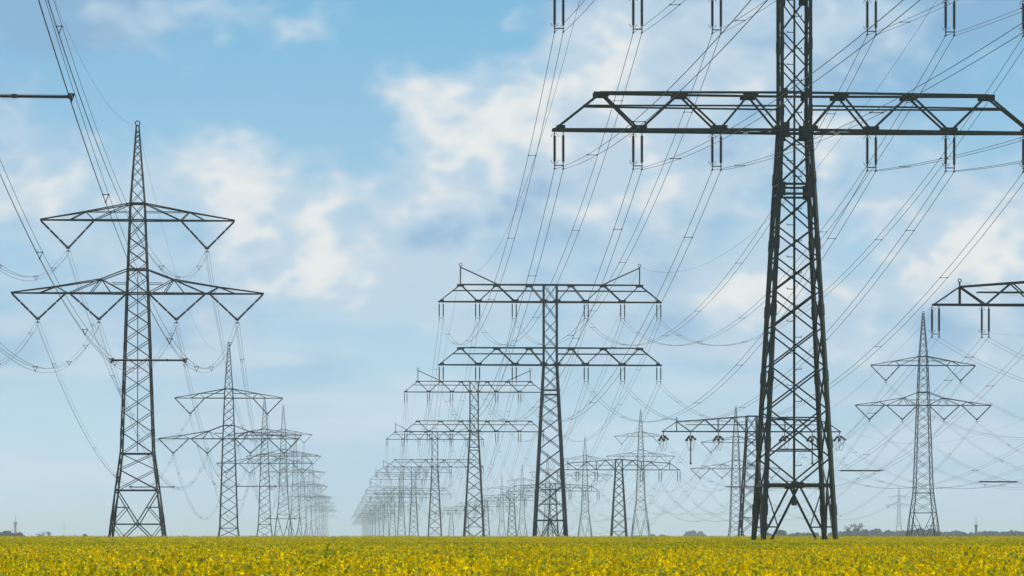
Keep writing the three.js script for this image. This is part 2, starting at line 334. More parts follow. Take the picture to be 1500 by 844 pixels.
    for (const s of [-1, 1]) for (const x of [19.2, 12.8, 6.35]) ends.push(doubleString(root, s * x, y - 0.12, near > 1));
  }
  if (near > 1) {                                             // climbing pole with pegs, and the plate at its foot
    const L = new Bars(); L.bar(V(-0.15, beam - 1.1, hwAt(beam) * 0.35), V(-0.15, H, 1.1), 0.17, 0.17).bar(V(-0.15, H, 1.1), V(-0.15, TOP, 1.1), 0.15, 0.15);
    const lad = L.merged('climbing_pole', mats[0], root), pg = new Bars();
    for (let y = beam + 0.3, i = 0; y < TOP - 0.5; y += 1.3, i++) { const z = y < H ? mix(hwAt(beam) * 0.35, 1.1, (y - beam) / (H - beam)) : 1.1; pg.bar(V(-0.15, y, z + 0.03), V(-0.15 + (i % 2 ? 0.62 : -0.62), y, z + 0.03), 0.055, 0.055); pg.bar(V(-0.15 + (i % 2 ? 0.58 : -0.58), y, z + 0.03), V(-0.15 + (i % 2 ? 0.58 : -0.58), y + 0.14, z + 0.03), 0.05, 0.05); }
    pg.each('step_peg', mats, lad, boxGeo);
    const s = new THREE.Shape(); s.moveTo(-0.2, -0.3); s.lineTo(0.2, -0.3); s.lineTo(0.2, 0.03); s.lineTo(0.07, 0.3); s.lineTo(-0.07, 0.3); s.lineTo(-0.2, 0.03); s.closePath();
    const g = new THREE.ExtrudeGeometry(s, { depth: 0.3, bevelEnabled: false }); const m = new THREE.Mesh(g, M.sign); m.name = 'pole_weight'; m.position.set(-0.15, beam - 1.35, hwAt(beam) * 0.35 - 0.17); root.add(m);
    tag(m, 'dark five-sided weight hanging at the foot of the climbing pole');
    const S = new Bars(); for (const yy of [H - 0.1]) for (const x of [-4.1, 3.3]) S.bar(V(x - 0.2, yy, 0.95), V(x + 0.2, yy, 0.95), 0.5, 0.05, Math.PI / 2);
    const num = S.merged('number_plate', std(0.45, 0.46, 0.45, 0.6), root);
  }
  shade(root);
  const horns = [-1, 1].map((s) => [V(s * 15.8, UPY + 6.3, 0)]);
  return { root, ends: [...ends, ...horns] };
}

// Danube pylon: two drooping-chord arms, six V strings, tall peak ----------------
function danubePylon(spec, near, label, group, mats) {
  const root = new THREE.Group(); root.name = numbered('lattice_pylon'); root.position.set(spec.x, spec.g, -spec.d); root.rotation.y = spec.turn;
  tag(root, label, 'pylon', group); scene.add(root);
  const H = spec.arm, A2 = H + 9.2, PEAK = H + 21.2, detail = near > 0;
  const hwAt = (y) => {
    const k = H - y;
    if (k > 20) return 1.33 + 0.68 + (k - 20) * 0.125;
    if (k > 0) return 1.33 + k * 0.034;
    if (y < A2 + 2.1) return mix(1.33, 0.90, (y - H) / (A2 + 2.1 - H));
    return mix(0.90, 0.16, (y - A2 - 2.1) / (PEAK - A2 - 2.1));
  };
  const base = Math.max(0, H - 31), foot = H > 26;
  legMeshes(hwAt, [-0.6, Math.max(0.4, H - 20), H, A2 + 2.1, PEAK], detail ? 0.17 : 0.185, 0.10, near > 1, mats, root);
  const X = new Bars(), w = detail ? 0.085 : 0.085;
  let y0 = 0.3;
  if (foot) {
    const bm = H - 24.8, mid = 0.42 * bm;
    ring(X, hwAt(bm), bm, 0.16); ring(X, hwAt(mid), mid, 0.16); ring(X, hwAt(H - 20.2), H - 20.2, 0.16);
    for (let f = 0; f < 4; f++) {
      const j = (f + 1) % 4, a = corner(hwAt(bm), bm, f), b = corner(hwAt(bm), bm, j), m = corner(hwAt(mid), mid, f).lerp(corner(hwAt(mid), mid, j), 0.5);
      X.bar(a, m, 0.13, 0.13).bar(b, m, 0.13, 0.13).bar(m, corner(hwAt(-0.4), -0.4, f), 0.13, 0.13).bar(m, corner(hwAt(-0.4), -0.4, j), 0.13, 0.13);
      for (const [c, cc] of [[f, a], [j, b]]) { const l = corner(hwAt((bm + mid) / 2), (bm + mid) / 2, c), k = cc.clone().lerp(m, 0.5), t = corner(hwAt(mid), mid, c); X.bar(l, k, 0.09, 0.09).bar(k, t, 0.09, 0.09); const lo = corner(hwAt(mid * 0.4), mid * 0.4, c), lk = m.clone().lerp(corner(hwAt(-0.4), -0.4, c), 0.5); X.bar(lo, lk, 0.08, 0.08).bar(lk, t, 0.08, 0.08); }
    }
    y0 = bm;
    xPanels(X, hwAt, bm, H - 20.2, 0.5, w); y0 = H - 20.2;
  }
  xPanels(X, hwAt, y0, H, 0.66, w); xPanels(X, hwAt, H, A2, 0.72, w); ring(X, hwAt(H + 3), H + 3, 0.12);
  xPanels(X, hwAt, A2, A2 + 2.1, 0.9, w); xPanels(X, hwAt, A2 + 2.1, PEAK - 0.6, 1.0, w * 0.72);
  if (detail) X.each('brace', mats, root, angleGeo); else X.merged('bracing', mats[1], root);
  const ends = [];
  const arms = [{ y: H, tip: 15.85, root0: 3.0, top: [[4.5, 1.75], [10.2, 0.82]], bot: [3.3, 8.55, 12.3], web: [[4.5, 1.75, 8.55], [4.5, 1.75, 5.9], [4.5, 1.75, 3.3], [4.5, 1.75, 1.33], [10.2, 0.82, 8.7], [10.2, 0.82, 12.3]] },
    { y: A2, tip: 12.2, root0: 2.1, top: [[6.5, 1.05]], bot: [5.4, 8.5], web: [[0.9, 2.1, 5.4], [6.5, 1.05, 5.4], [6.5, 1.05, 8.5]] }];
  for (const A of arms) {
    const ch = new Bars(), dg = new Bars(), cw = detail ? 0.165 : 0.165, rootHw = hwAt(A.y);
    const zAt = (x) => mix(rootHw, 0.12, Math.min(1, Math.max(0, (x - rootHw) / (A.tip - rootHw))));
    for (const s of [-1, 1]) {
      for (const f of [-1, 1]) {
        const P = (x, yy) => V(s * x, A.y + yy, f * zAt(x));
        ch.bar(P(rootHw, 0), P(A.tip, 0), cw, cw);
        let last = [hwAt(A.y + A.root0), A.root0];
        for (const n of [...A.top, [A.tip, 0.08]]) { ch.bar(P(...last), P(...n), cw * 0.8, cw * 0.8); last = n; }
        for (const [tx, ty, bx] of A.web) dg.bar(P(tx, ty), P(bx, 0), 0.10, 0.10);
        dg.bar(P(rootHw * 0.9, A.y === H ? 1.25 : 1.05), P(A.y === H ? 3.2 : 6.3, A.y === H ? 1.25 : 1.05), 0.08, 0.08);
      }
      const lace = [rootHw, ...A.bot, A.tip - 0.4];
      for (let i = 0; i + 1 < lace.length; i++) dg.bar(V(s * lace[i], A.y, zAt(lace[i]) * (i % 2 ? 1 : -1)), V(s * lace[i + 1], A.y, zAt(lace[i + 1]) * (i % 2 ? -1 : 1)), 0.08, 0.08);
      for (const x of A.bot) dg.bar(V(s * x, A.y, zAt(x)), V(s * x, A.y, -zAt(x)), 0.10, 0.10);
    }
    ch.bar(V(-rootHw, A.y, rootHw), V(rootHw, A.y, rootHw), cw, cw).bar(V(-rootHw, A.y, -rootHw), V(rootHw, A.y, -rootHw), cw, cw);
    const hh = hwAt(A.y + A.root0); for (const f of [-1, 1]) ch.bar(V(-hh, A.y + A.root0, f * hh), V(hh, A.y + A.root0, f * hh), 0.18, 0.18);
    const arm = ch.merged('cross_arm', mats[0], root);
    if (detail) dg.each('lattice_bar', mats, arm, boxGeo); else dg.merged('lattice', mats[1], arm);
  }
  for (const s of [-1, 1]) ends.push(vString(root, s * 12.1, s * 5.5, A2, s * 8.7, 3.55, detail));
  for (const s of [-1, 1]) { ends.push(vString(root, s * 15.7, s * 9.1, H, s * 12.5, 3.3, detail)); ends.push(vString(root, s * 8.4, s * 1.5, H, s * 4.85, 3.3, detail)); }
  const cap = new THREE.Mesh(new THREE.TorusGeometry(0.3, 0.07, 4, 8), M.fitting); cap.name = 'wire_clamp'; cap.position.set(0, PEAK + 0.25, 0); root.add(cap);
  if (near > 1) { const L = new Bars(); L.bar(V(0.1, H - 20, hwAt(H - 20) * 0.9), V(0.1, H + 3, 1.2), 0.10, 0.10); L.merged('climbing_pole', mats[2], root); }
  shade(root);
  return { root, ends: [...ends, [V(0, PEAK + 0.1, 0)]] };
}

// single-deck pylon with an arched top chord -----------------------------------
function archPylon(spec, near, label, group, mats, strain) {
  const root = new THREE.Group(); root.name = numbered('lattice_pylon'); root.position.set(spec.x, spec.g, -spec.d); root.rotation.y = spec.turn;
  tag(root, label, 'pylon', group); scene.add(root);
  const H = spec.arm, TOP = H + 2.8, detail = near > 0;
  const hwAt = (y) => y >= H ? 0.92 : 0.92 + (H - y) * 0.062;
  legMeshes(hwAt, [-0.6, H * 0.5, H, TOP], detail ? 0.24 : 0.22, 0.16, false, mats, root);
  const X = new Bars(); xPanels(X, hwAt, 0.2, H, 0.8, 0.11); xPanels(X, hwAt, H, TOP, 1.5, 0.1); ring(X, hwAt(H * 0.3), H * 0.3, 0.13); ring(X, hwAt(TOP), TOP, 0.13);
  if (detail) X.each('brace', mats, root, angleGeo); else X.merged('bracing', mats[1], root);
  const ch = new Bars(), dg = new Bars(), zAt = (x) => mix(0.92, 0.2, Math.min(1, Math.max(0, (x - 0.92) / 15))), topAt = (x) => mix(2.8, 1.77, x / 13.6);
  const cw = detail ? 0.20 : 0.18;
  for (const s of [-1, 1]) {
    for (const f of [-1, 1]) {
      const P = (x, yy) => V(s * x, H + yy, f * zAt(x));
      ch.bar(P(0.92, 0), P(16.3, 0), cw, cw); ch.bar(P(0.92, topAt(0.92)), P(13.6, 1.77), cw, cw * 0.9); dg.bar(P(0.92, 1.24), P(11.9, 1.24), 0.10, 0.10);
      const n = [[16.2, 0], [13.6, 1.77], [11.05, 0], [8.5, topAt(8.5)], [6.04, 0], [3.5, topAt(3.5)], [0.92, 0]];
      for (let i = 0; i + 1 < n.length; i++) dg.bar(P(...n[i]), P(...n[i + 1]), 0.13, 0.12);
      dg.bar(P(13.6, 0), P(13.6, 1.77), 0.12, 0.12); dg.bar(P(6.04, 0), P(6.04, topAt(6.04)), 0.11, 0.11);
    }
    for (const x of [16.2, 11.05, 6.04]) dg.bar(V(s * x, H, zAt(x)), V(s * x, H, -zAt(x)), 0.13, 0.13);
  }
  for (const f of [-1, 1]) { ch.bar(V(-0.92, H, f * 0.92), V(0.92, H, f * 0.92), cw, cw); ch.bar(V(-0.92, TOP, f * 0.92), V(0.92, TOP, f * 0.92), cw, cw); }
  const arm = ch.merged('cross_arm', mats[0], root);
  if (detail) dg.each('lattice_bar', mats, arm, boxGeo); else dg.merged('lattice', mats[1], arm);
  const hn = new Bars(); for (const s of [-1, 1]) hn.bar(V(s * 13.6, H + 1.7, 0), V(s * 13.6, H + 2.25, 0), 0.14, 0.14);
  hn.merged('earth_wire_horn', mats[1], root);
  for (const s of [-1, 1]) { const m = new THREE.Mesh(new THREE.TorusGeometry(0.17, 0.05, 4, 8), M.fitting); m.name = 'wire_clamp'; m.position.set(s * 13.6, H + 2.4, 0); root.add(m); }
  const ends = [];
  for (const s of [-1, 1]) for (const [i, x] of [16, 11.05, 6.04].entries()) {
    if (!strain) { ends.push(doubleString(root, s * x, H - 0.1, near > 1, 3.1)); continue; }
    // strain pylon: pairs of strings pulled out along the line, a jumper looping beneath
    const B = new Bars(); B.bar(V(s * x, H, 0), V(s * x, H - 0.85, 0), 0.14, 0.14); B.bar(V(s * x - 0.45, H - 0.85, 0), V(s * x + 0.45, H - 0.85, 0), 0.14, 0.14);
    const h = B.merged('insulator_string', M.fitting, root);
    for (const f of [-1, 1]) for (const c of [-1, 1]) {
      stick('insulator_rod', rodNear, M.porcelain, V(s * x + c * 0.28, H - 0.85, f * 0.3), V(s * x + c * 0.42, H - 1.5, f * 3.4), h, 1.25);
      const m = new THREE.Mesh(new THREE.TorusGeometry(0.22, 0.035, 4, 10), M.fitting); m.name = 'grading_ring'; m.position.set(s * x + c * 0.42, H - 1.45, f * 3.2); h.add(m);
    }
    const J = new Bars(); let p = null;
    for (let k = 0; k <= 10; k++) { const t = k / 5 - 1, q = V(s * x, H - 1.55 - 1.9 * (1 - t * t), t * 3.4); if (p) { J.bar(p.clone().add(V(-0.3, 0, 0)), q.clone().add(V(-0.3, 0, 0)), 0.05, 0.05); J.bar(p.clone().add(V(0.3, 0, 0)), q.clone().add(V(0.3, 0, 0)), 0.05, 0.05); } p = q; }
    J.merged('jumper_wire', M.wire, root);
    if (i === 1) { stick('insulator_rod', rodNear, M.porcelain, V(s * x, H - 5.6, 0), V(s * x, H - 0.9, 0), root, 1.1); const m = new THREE.Mesh(new THREE.SphereGeometry(0.22, 8, 6), M.fitting); m.name = 'jumper_weight'; m.position.set(s * x, H - 5.75, 0); root.add(m); }
    ends.push([V(s * x - 0.35, H - 1.5, 0), V(s * x + 0.35, H - 1.5, 0)]);
  }
  shade(root);
  return { root, ends: [...ends, ...[-1, 1].map((s) => [V(s * 13.6, H + 2.3, 0)])] };
}

// ---------------------------------------------------------------- wires
function tube(points, r, sides = 4) {
  const pos = [], nor = [], idx = [];
  points.forEach((p, i) => {
    const d = points[Math.min(points.length - 1, i + 1)].clone().sub(points[Math.max(0, i - 1)]).normalize(), x = V(0, 1, 0).cross(d).normalize(), y = d.clone().cross(x);
    for (let k = 0; k < sides; k++) { const a = k / sides * PI2 + 0.4, n = x.clone().multiplyScalar(Math.cos(a)).addScaledVector(y, Math.sin(a)); pos.push(p.x + n.x * r, p.y + n.y * r, p.z + n.z * r); nor.push(n.x, n.y, n.z); }
    if (i) for (let k = 0; k < sides; k++) { const a = (i - 1) * sides + k, b = (i - 1) * sides + (k + 1) % sides; idx.push(a, b, a + sides, b, b + sides, a + sides); }
  });
  const g = new THREE.BufferGeometry(); g.setAttribute('position', new THREE.Float32BufferAttribute(pos, 3)); g.setAttribute('normal', new THREE.Float32BufferAttribute(nor, 3)); g.setIndex(idx); return g;
}
const world = (P) => P.ends.map((e) => e.map((v) => v.clone().applyMatrix4(P.root.matrixWorld)));
// an end of the line that lies behind the camera: only where its wires would be held
function anchor(list, spec, shift) { return list.map((e) => e.map((v) => V(v.x, v.y, v.z).add(shift))); }
function span(A, B, curve, radius, o) {                       // A, B: lists of wire ends; one object for each phase
  A.forEach((ea, i) => {
    const eb = B[i]; if (!eb) return;
    const one = ea.length === 1, root = new THREE.Group(); root.name = numbered(one ? 'earth_wire' : 'conductor_bundle');
    root.position.copy(eb[0]);
    const L = Math.hypot(ea[0].x - eb[0].x, ea[0].z - eb[0].z), c = (one ? curve * 0.8 : curve), n = o.steps ?? 28;
    const at = (k, t) => { const p = ea[k].clone().lerp(eb[k], t); p.y -= c * L * L * t * (1 - t); return p.sub(eb[0]); };
    ea.forEach((_, k) => { const pts = []; for (let j = 0; j <= n; j++) pts.push(at(k, j / n)); const m = new THREE.Mesh(tube(pts, one ? radius * 0.7 : radius), M.wire); m.name = 'wire'; m.castShadow = m.receiveShadow = true; root.add(m); });
    if (!one && o.spacers) for (let q = 1; q <= o.spacers; q++) {
      const t = (q - 0.5 + 0.22 * Math.sin(i * 2.1 + q * 1.7)) / o.spacers, P = ea.map((_, k) => at(k, t)), S = new Bars();
      for (let k = 0; k < P.length; k++) { const a = P[k], b = P[(k + 1) % P.length]; if (P.length > 2 || k === 0) S.bar(a, b, 0.04, 0.04); S.bar(a.clone().lerp(b, -0.08), a.clone().lerp(b, 0.08), 0.085, 0.085); }
      const m = S.merged('spacer', M.fitting, root); m.castShadow = true;
    }
    tag(root, one ? o.earth : `${o.wires} on the ${o.names[i]}, ${o.where}`, one ? 'earth wire' : 'power line', (one ? 'earth wires of the ' : 'conductors of the ') + o.group);
    scene.add(root);
  });
}

// ---------------------------------------------------------------- the four lines
const ordinal = ['first', 'second', 'third', 'fourth', 'fifth', 'sixth', 'seventh', 'eighth', 'ninth', 'tenth', 'eleventh', 'twelfth', 'thirteenth', 'fourteenth', 'fifteenth', 'sixteenth', 'seventeenth', 'eighteenth'];
function line(o) {
  const made = o.spots.map((s, i) => {
    const spec = place(s[0], s[1], s[2], o.half, o.slope);
    const P = o.make(spec, o.near[i] ?? 0, i === 0 ? o.first : (o.labels?.[i] ?? `${o.what}, ${ordinal[i]} in the row from ${o.from}`), o.group, i === 0 && o.firstMats ? o.firstMats : o.mats, o.strain === i);
    P.root.updateMatrixWorld(true); P.w = world(P); P.spec = spec; return P;
  });
  for (let i = 0; i + 1 < made.length && i < o.spans; i++) span(made[i].w, made[i + 1].w, o.curve, o.radius, { wires: o.wires, names: o.names, where: `${ordinal[i]} to ${ordinal[i + 1]} ${o.short}`, earth: `thin earth wire from ${ordinal[i]} to ${ordinal[i + 1]} ${o.short}`, group: o.group, spacers: i < 3 ? o.spacers : 0, steps: i < 2 ? 30 : 18 });
  const f = made[0].w, s = o.before;                          // the span that passes over the camera
  if (s) {
    const c = V(made[0].spec.x, 0, -made[0].spec.d), q = V(s.x, 0, -s.d);
    const before = f.map((e) => e.map((v) => V(q.x + (v.x - c.x) * (s.narrow ?? 1), v.y + (s.rise ?? 0), q.z + (v.z - c.z))));
    span(before, f, s.curve ?? o.curve, o.radius * 0.9, { wires: o.wires, names: o.names, where: `coming overhead to first ${o.short}`, earth: `thin earth wire coming overhead to first ${o.short}`, group: o.group, spacers: o.spacers, steps: 48 });
    made.before = before;
  }
  return made;
}

const six = ['outer strings', 'middle strings', 'inner strings'], deckNames = [...['lower', 'upper'].flatMap((l) => [0, 1].flatMap(() => six.map((n) => l + ' ' + n)))], spireNames = ['upper arm', 'upper arm', 'lower arm outside', 'lower arm inside', 'lower arm outside', 'lower arm inside'];
const deckSpots = [[1163.5, 345, 193], [806, 159.5, 535], [694.5, 100, 632.5], [637, 70, 684.4], [606, 54, 724], [588, 45.5, 729]];
for (let n = 6, inv = 1 / 45.5; n < 17; n++) { inv += 0.0037; const h = 1 / inv; deckSpots.push([501 + 1.90 * h, h, HORIZON - h * (1.16 - 0.02 * (n % 3) - 0.006 * n)]); }
const deck = line({ spots: deckSpots, half: 19.17, slope: -0.0553, near: [2, 1, 1, 1], make: deckPylon, mats: M.grey, firstMats: M.green, spans: 7, curve: 0.00060, radius: 0.024, spacers: 6, names: deckNames, short: 'two-deck pylon', wires: 'pair of wires',
  first: 'huge dark green lattice pylon with two flat decks, standing in the yellow field', what: 'two-deck lattice pylon', from: 'the huge one in the field', group: 'row of two-deck pylons',
  before: { d: -55, x: 39.8, rise: 1, curve: 0.00034 } });

const danubeSpots = [[201.5, 185, 430], [335, 103, 643], [387.5, 70.5, 679], [415, 55, 668.6], [432.5, 43.5, 692]];
for (let n = 5, inv = 1 / 43.5; n < 13; n++) { inv += 0.0047; const h = 1 / inv; danubeSpots.push([508 - 1.80 * h, h, HORIZON - h * [1.72, 2.0, 1.85, 2.1][n % 4]]); }
const danube = line({ spots: danubeSpots, half: 15.9, slope: -0.0538, near: [2, 1, 1], make: danubePylon, mats: M.grey, spans: 6, curve: 0.00056, radius: 0.020, spacers: 6, names: spireNames, short: 'left spire pylon', wires: 'three wires',
  first: 'tall spire-topped lattice pylon with two tapering arms and V strings, left of the two-deck row', what: 'spire-topped lattice pylon', from: 'the tall one left of the field', group: 'row of spire pylons left of the decks',
  before: { d: 99, x: -24.8, narrow: 0.545, curve: 0.000595 } });

const archSpots = [[1606, 239, 447.5], [1101, 130.5, 632.5], [906.6, 88.7, 688.5], [810, 67, 719.6], [750, 54, 733], [712, 45, 742], [683, 39, 748], [661, 34, 753]];
const arch = line({ spots: archSpots, half: 16.1, slope: -0.0540, near: [2, 1, 1], make: archPylon, mats: M.grey, spans: 5, curve: 0.00073, radius: 0.015, spacers: 5, names: [...six, ...six], short: 'arched single-deck pylon', wires: 'pair of wires', strain: 1,
  first: 'single-deck lattice pylon whose arm reaches in high above the right-hand trees', what: 'single-deck arched pylon', from: 'the one above the right-hand trees', group: 'row of single-deck arched pylons',
  before: { d: 40, x: 70, rise: 2 } });

const spireSpots = [[1352.5, 101, 594], [1078, 67, 687], [938.5, 50.5, 668.6], [857, 41, 696.5], [802, 34.5, 712], [765, 30, 722], [735, 26.5, 731]];
const spire = line({ spots: spireSpots, half: 15.9, slope: -0.0530, near: [1, 1, 1], make: danubePylon, mats: M.grey, spans: 5, curve: 0.00056, radius: 0.016, spacers: 4, names: spireNames, short: 'right spire pylon', wires: 'three wires',
  first: 'spire-topped lattice pylon with two tapering arms, in front of the right-hand treeline', what: 'slim spire-topped lattice pylon', from: 'the one before the right-hand treeline', group: 'row of spire pylons right of the decks',
  before: { d: 350, x: 112 } });

{ // lone far pylons
  for (const [px, h, y, l] of [[1317, 20.5, 740, 'pale distant spire pylon over the right-hand trees'], [94, 6.5, 773, 'tiny far-off spire pylon above the field edge, right of the two bare bushes']]) danubePylon(place(px, h, y, 15.9, -0.05), 0, l, undefined, M.grey);
}

// interphase spacers: long insulators that hold two phases of a span apart
function phaseSpacer(P, Q, i, j, curve, t, label) {
  const mid = (a) => a.reduce((s, v) => s.add(v), V(0, 0, 0)).multiplyScalar(1 / a.length);
  const pt = (k) => { const a = mid(P[k]), b = mid(Q[k]), p = a.clone().lerp(b, t), L = Math.hypot(a.x - b.x, a.z - b.z); p.y -= curve * L * L * t * (1 - t); return p; };
  const a = pt(i), b = pt(j), o = new THREE.Group(); o.name = numbered('phase_spacer'); o.position.copy(a); b.sub(a); a.set(0, 0, 0);
  const n = 4; for (let k = 0; k < n; k++) stick('insulator_rod', rodNear, M.porcelain, a.clone().lerp(b, (k + 0.04) / n), a.clone().lerp(b, (k + 0.96) / n), o, 0.8);
  const B = new Bars(); B.bar(a, b, 0.07, 0.07); for (let k = 0; k <= n; k++) { const u = a.clone().lerp(b, Math.min(0.985, Math.max(0, k / n - 0.008))), v = a.clone().lerp(b, Math.min(1, k / n + 0.015)); B.bar(u, v, 0.19, 0.19); }
  B.merged('core_rod', M.fitting, o);
  const E = new Bars();                                       // yokes that grip the wires of each bundle
  for (const k of [i, j]) { const c = pt(k).sub(o.position), m0 = mid(P[k]), m1 = mid(Q[k]), at = P[k].map((v, n) => v.clone().sub(m0).lerp(Q[k][n].clone().sub(m1), t).add(c)); at.forEach((v, n) => { E.bar(c, v, 0.07, 0.07); if (at.length > 2) E.bar(v, at[(n + 1) % at.length], 0.05, 0.05); }); }
  E.merged('wire_yoke', M.fitting, o); tag(o, label, 'insulator', 'long insulators between the wires'); shade(o); scene.add(o);
}
// ends order of the spire pylons: upper -, upper +, lower -outer, -inner, +outer, +inner, earth
phaseSpacer(danube.before, danube[0].w, 5, 4, 0.000595, 0.53, 'long black insulator rod held level between wires, crossing the tall left spire pylon');
phaseSpacer(danube.before, danube[0].w, 3, 4, 0.000595, 0.15, 'thick black insulator rod between overhead wires, higher than the tall left spire pylon');
phaseSpacer(danube[0].w, danube[1].w, 3, 2, 0.00056, 0.55, 'long insulator rod between sagging wires, beside the foot of the tall left spire pylon');
phaseSpacer(danube[0].w, danube[1].w, 4, 5, 0.00056, 0.72, 'long insulator rod low between the tall left spire pylon and the next of its row');
phaseSpacer(danube[1].w, danube[2].w, 4, 5, 0.00056, 0.5, 'long insulator rod between wires beside the second left spire pylon');
// ends order of the arched pylons: - outer, middle, inner, + outer, middle, inner
phaseSpacer(arch[0].w, arch[1].w, 4, 3, 0.00073, 0.425, 'dark insulator rod level between sagging wires, right of the spire pylon at the right-hand trees');
phaseSpacer(arch[0].w, arch[1].w, 1, 2, 0.00073, 0.345, 'dark insulator rod between sagging wires, just right of the huge pylon');
phaseSpacer(arch[0].w, arch[1].w, 0, 1, 0.00073, 0.64, 'dark insulator rod between sagging wires, behind the left feet of the huge pylon');

// ---------------------------------------------------------------- far trees and masts
{
  const r = rng(41);
  const leafM = [std(0.035, 0.052, 0.030, 0.95), std(0.045, 0.060, 0.030, 0.95), std(0.060, 0.056, 0.042, 0.95)], barkM = std(0.06, 0.05, 0.042, 0.95);
  function tree(px, topPx, widthPx, d, bare, label, group) {
    const x = (px - CX) / FOCAL * d, g = ground(d), top = EYE + (HORIZON - topPx) / FOCAL * d - g, rad = widthPx * 1.3 / FOCAL * d / 2;
    const root = new THREE.Group(); root.name = numbered(bare ? 'bare_tree' : 'leafy_tree'); root.position.set(x, g, -d); tag(root, label, 'tree', group);
    const T = new Bars(), tips = []; const tw = 0.035 * top;
    const h0 = top * (bare ? 0.3 : 0.25); T.bar(V(0, -0.5, 0), V(0, h0, 0), tw, tw); T.bar(V(0, h0, 0), V((r() - 0.5) * rad * 0.3, top * 0.8, 0), tw * 0.6, tw * 0.6);
    for (let i = 0; i < 9; i++) { const a = r() * PI2, y0 = mix(h0 * 0.8, top * 0.7, r()), R = rad * (0.45 + 0.5 * r()), p = V(0, y0, 0), q = V(Math.cos(a) * R, Math.min(top * 0.98, y0 + R * (0.5 + r() * 0.9)), Math.sin(a) * R); T.bar(p, q, tw * 0.35, tw * 0.35); tips.push(q);
      for (let k = 0; k < (bare ? 6 : 2); k++) { const s = p.clone().lerp(q, 0.4 + 0.6 * r()), e = s.clone().add(V((r() - 0.5) * rad * 0.8, r() * rad * 0.7, (r() - 0.5) * rad * 0.8)); e.y = Math.min(e.y, top); T.bar(s, e, tw * 0.14, tw * 0.14); tips.push(e); } }
    T.merged('trunk', barkM, root);
    const pos = [], nor = []; const N = bare ? 260 : 900, lobes = []; for (let i = 0; i < 7; i++) lobes.push([(r() - 0.5) * rad * 1.1, top * (0.4 + 0.45 * r()), (r() - 0.5) * rad, rad * (0.4 + 0.3 * r())]);
    for (let i = 0; i < N; i++) {
      let c; if (bare) { const t = tips[r() * tips.length | 0]; c = V(t.x + (r() - 0.5) * rad * 0.5, t.y + (r() - 0.6) * rad * 0.5, t.z + (r() - 0.5) * rad * 0.5); }
      else { const l = lobes[r() * 7 | 0], u = r() * 2 - 1, a = r() * PI2, q = Math.cbrt(r()) * l[3], s = Math.sqrt(1 - u * u); c = V(l[0] + q * s * Math.cos(a), l[1] + q * u * 0.9, l[2] + q * s * Math.sin(a)); }
      c.y = Math.min(c.y, top); const sz = (bare ? 0.10 : 0.16) * rad * (0.6 + r() * 0.8) + 0.12, e1 = V(r() - 0.5, r() - 0.5, r() - 0.5).normalize(), e2 = V(r() - 0.5, r() - 0.5, r() - 0.5).cross(e1).normalize(), n = e1.clone().cross(e2);
      for (const [a, b] of [[-1, -0.6], [1, -0.6], [0, 1]]) { pos.push(c.x + (e1.x * a + e2.x * b) * sz, c.y + (e1.y * a + e2.y * b) * sz, c.z + (e1.z * a + e2.z * b) * sz); nor.push(n.x, n.y, n.z); }
    }
    const g2 = new THREE.BufferGeometry(); g2.setAttribute('position', new THREE.Float32BufferAttribute(pos, 3)); g2.setAttribute('normal', new THREE.Float32BufferAttribute(nor, 3));
    const m = new THREE.Mesh(g2, leafM[bare ? 2 : (r() * 2 | 0)]); m.name = 'crown'; root.add(m); shade(root); scene.add(root);
  }
  const D = 2300, right = 'round leafy tree in the treeline right of the big pylon', rg = 'treeline right of the big pylon';
  // left of the tall spire pylon
  for (const [px, t, w] of [[3, 776, 12], [11, 774, 14], [17, 777, 10], [28, 779, 14]]) tree(px, t, w, 2000, false, 'low leafy tree at the foot of the pale slender tower', 'trees by the pale slender tower');
  for (const [px, t, w] of [[60, 776, 11], [72, 776, 9]]) tree(px, t, w, 2000, true, 'bare bushy tree, one of two between the pale tower and the tall left spire pylon', 'pair of bare trees');
  tree(125, 780, 8, 2000, false, 'single small bush on the field edge left of the tall spire pylon');
  // between the feet of the big pylon and beyond
  for (const [px, t, w] of [[1126, 780, 18], [1142, 777, 20], [1158, 779, 18], [1172, 781, 14], [1190, 779, 16]]) tree(px, t, w, D, false, 'hazy leafy tree seen between the feet of the big green pylon', 'trees between the feet of the big pylon');
  for (const [px, t, w] of [[958, 782, 10], [972, 783, 9], [1012, 778, 16], [1026, 779, 14]]) tree(px, t, w, 3600, false, 'pale far tree low on the horizon between the spire pylons', 'pale trees between the spire pylons');
  tree(1243, 763, 10, D, true, 'taller bare tree right of the big pylon, slimmer of the two'); tree(1257, 763, 13, D, true, 'taller bare tree right of the big pylon, bushier of the two');
  for (const [px, t, w] of [[1238, 778, 16], [1252, 780, 18], [1268, 776, 18], [1284, 775, 20], [1300, 777, 20], [1318, 779, 18], [1334, 777, 16], [1348, 772, 20], [1364, 776, 18], [1380, 781, 14], [1398, 779, 20], [1414, 781, 16], [1444, 780, 22], [1460, 783, 14], [1474, 778, 16], [1488, 779, 20], [1504, 780, 18], [1222, 781, 16]]) tree(px, t, w, D + r() * 300, false, right, rg);
  for (const [px, t, w] of [[1276, 770, 26], [1309, 771, 26], [1326, 771, 24], [1357, 779, 28], [1372, 772, 24], [1389, 772, 24], [1406, 772, 26], [1422, 773, 22], [1437, 772, 20], [1452, 772, 24], [1467, 772, 22], [1481, 772, 24], [1496, 772, 24], [1230, 772, 22], [1245, 771, 22], [1260, 770, 22]]) tree(px, t + 9, w, D + 350 + r() * 200, false, 'low bushy tree filling gaps between taller ones in the right-hand treeline', rg);
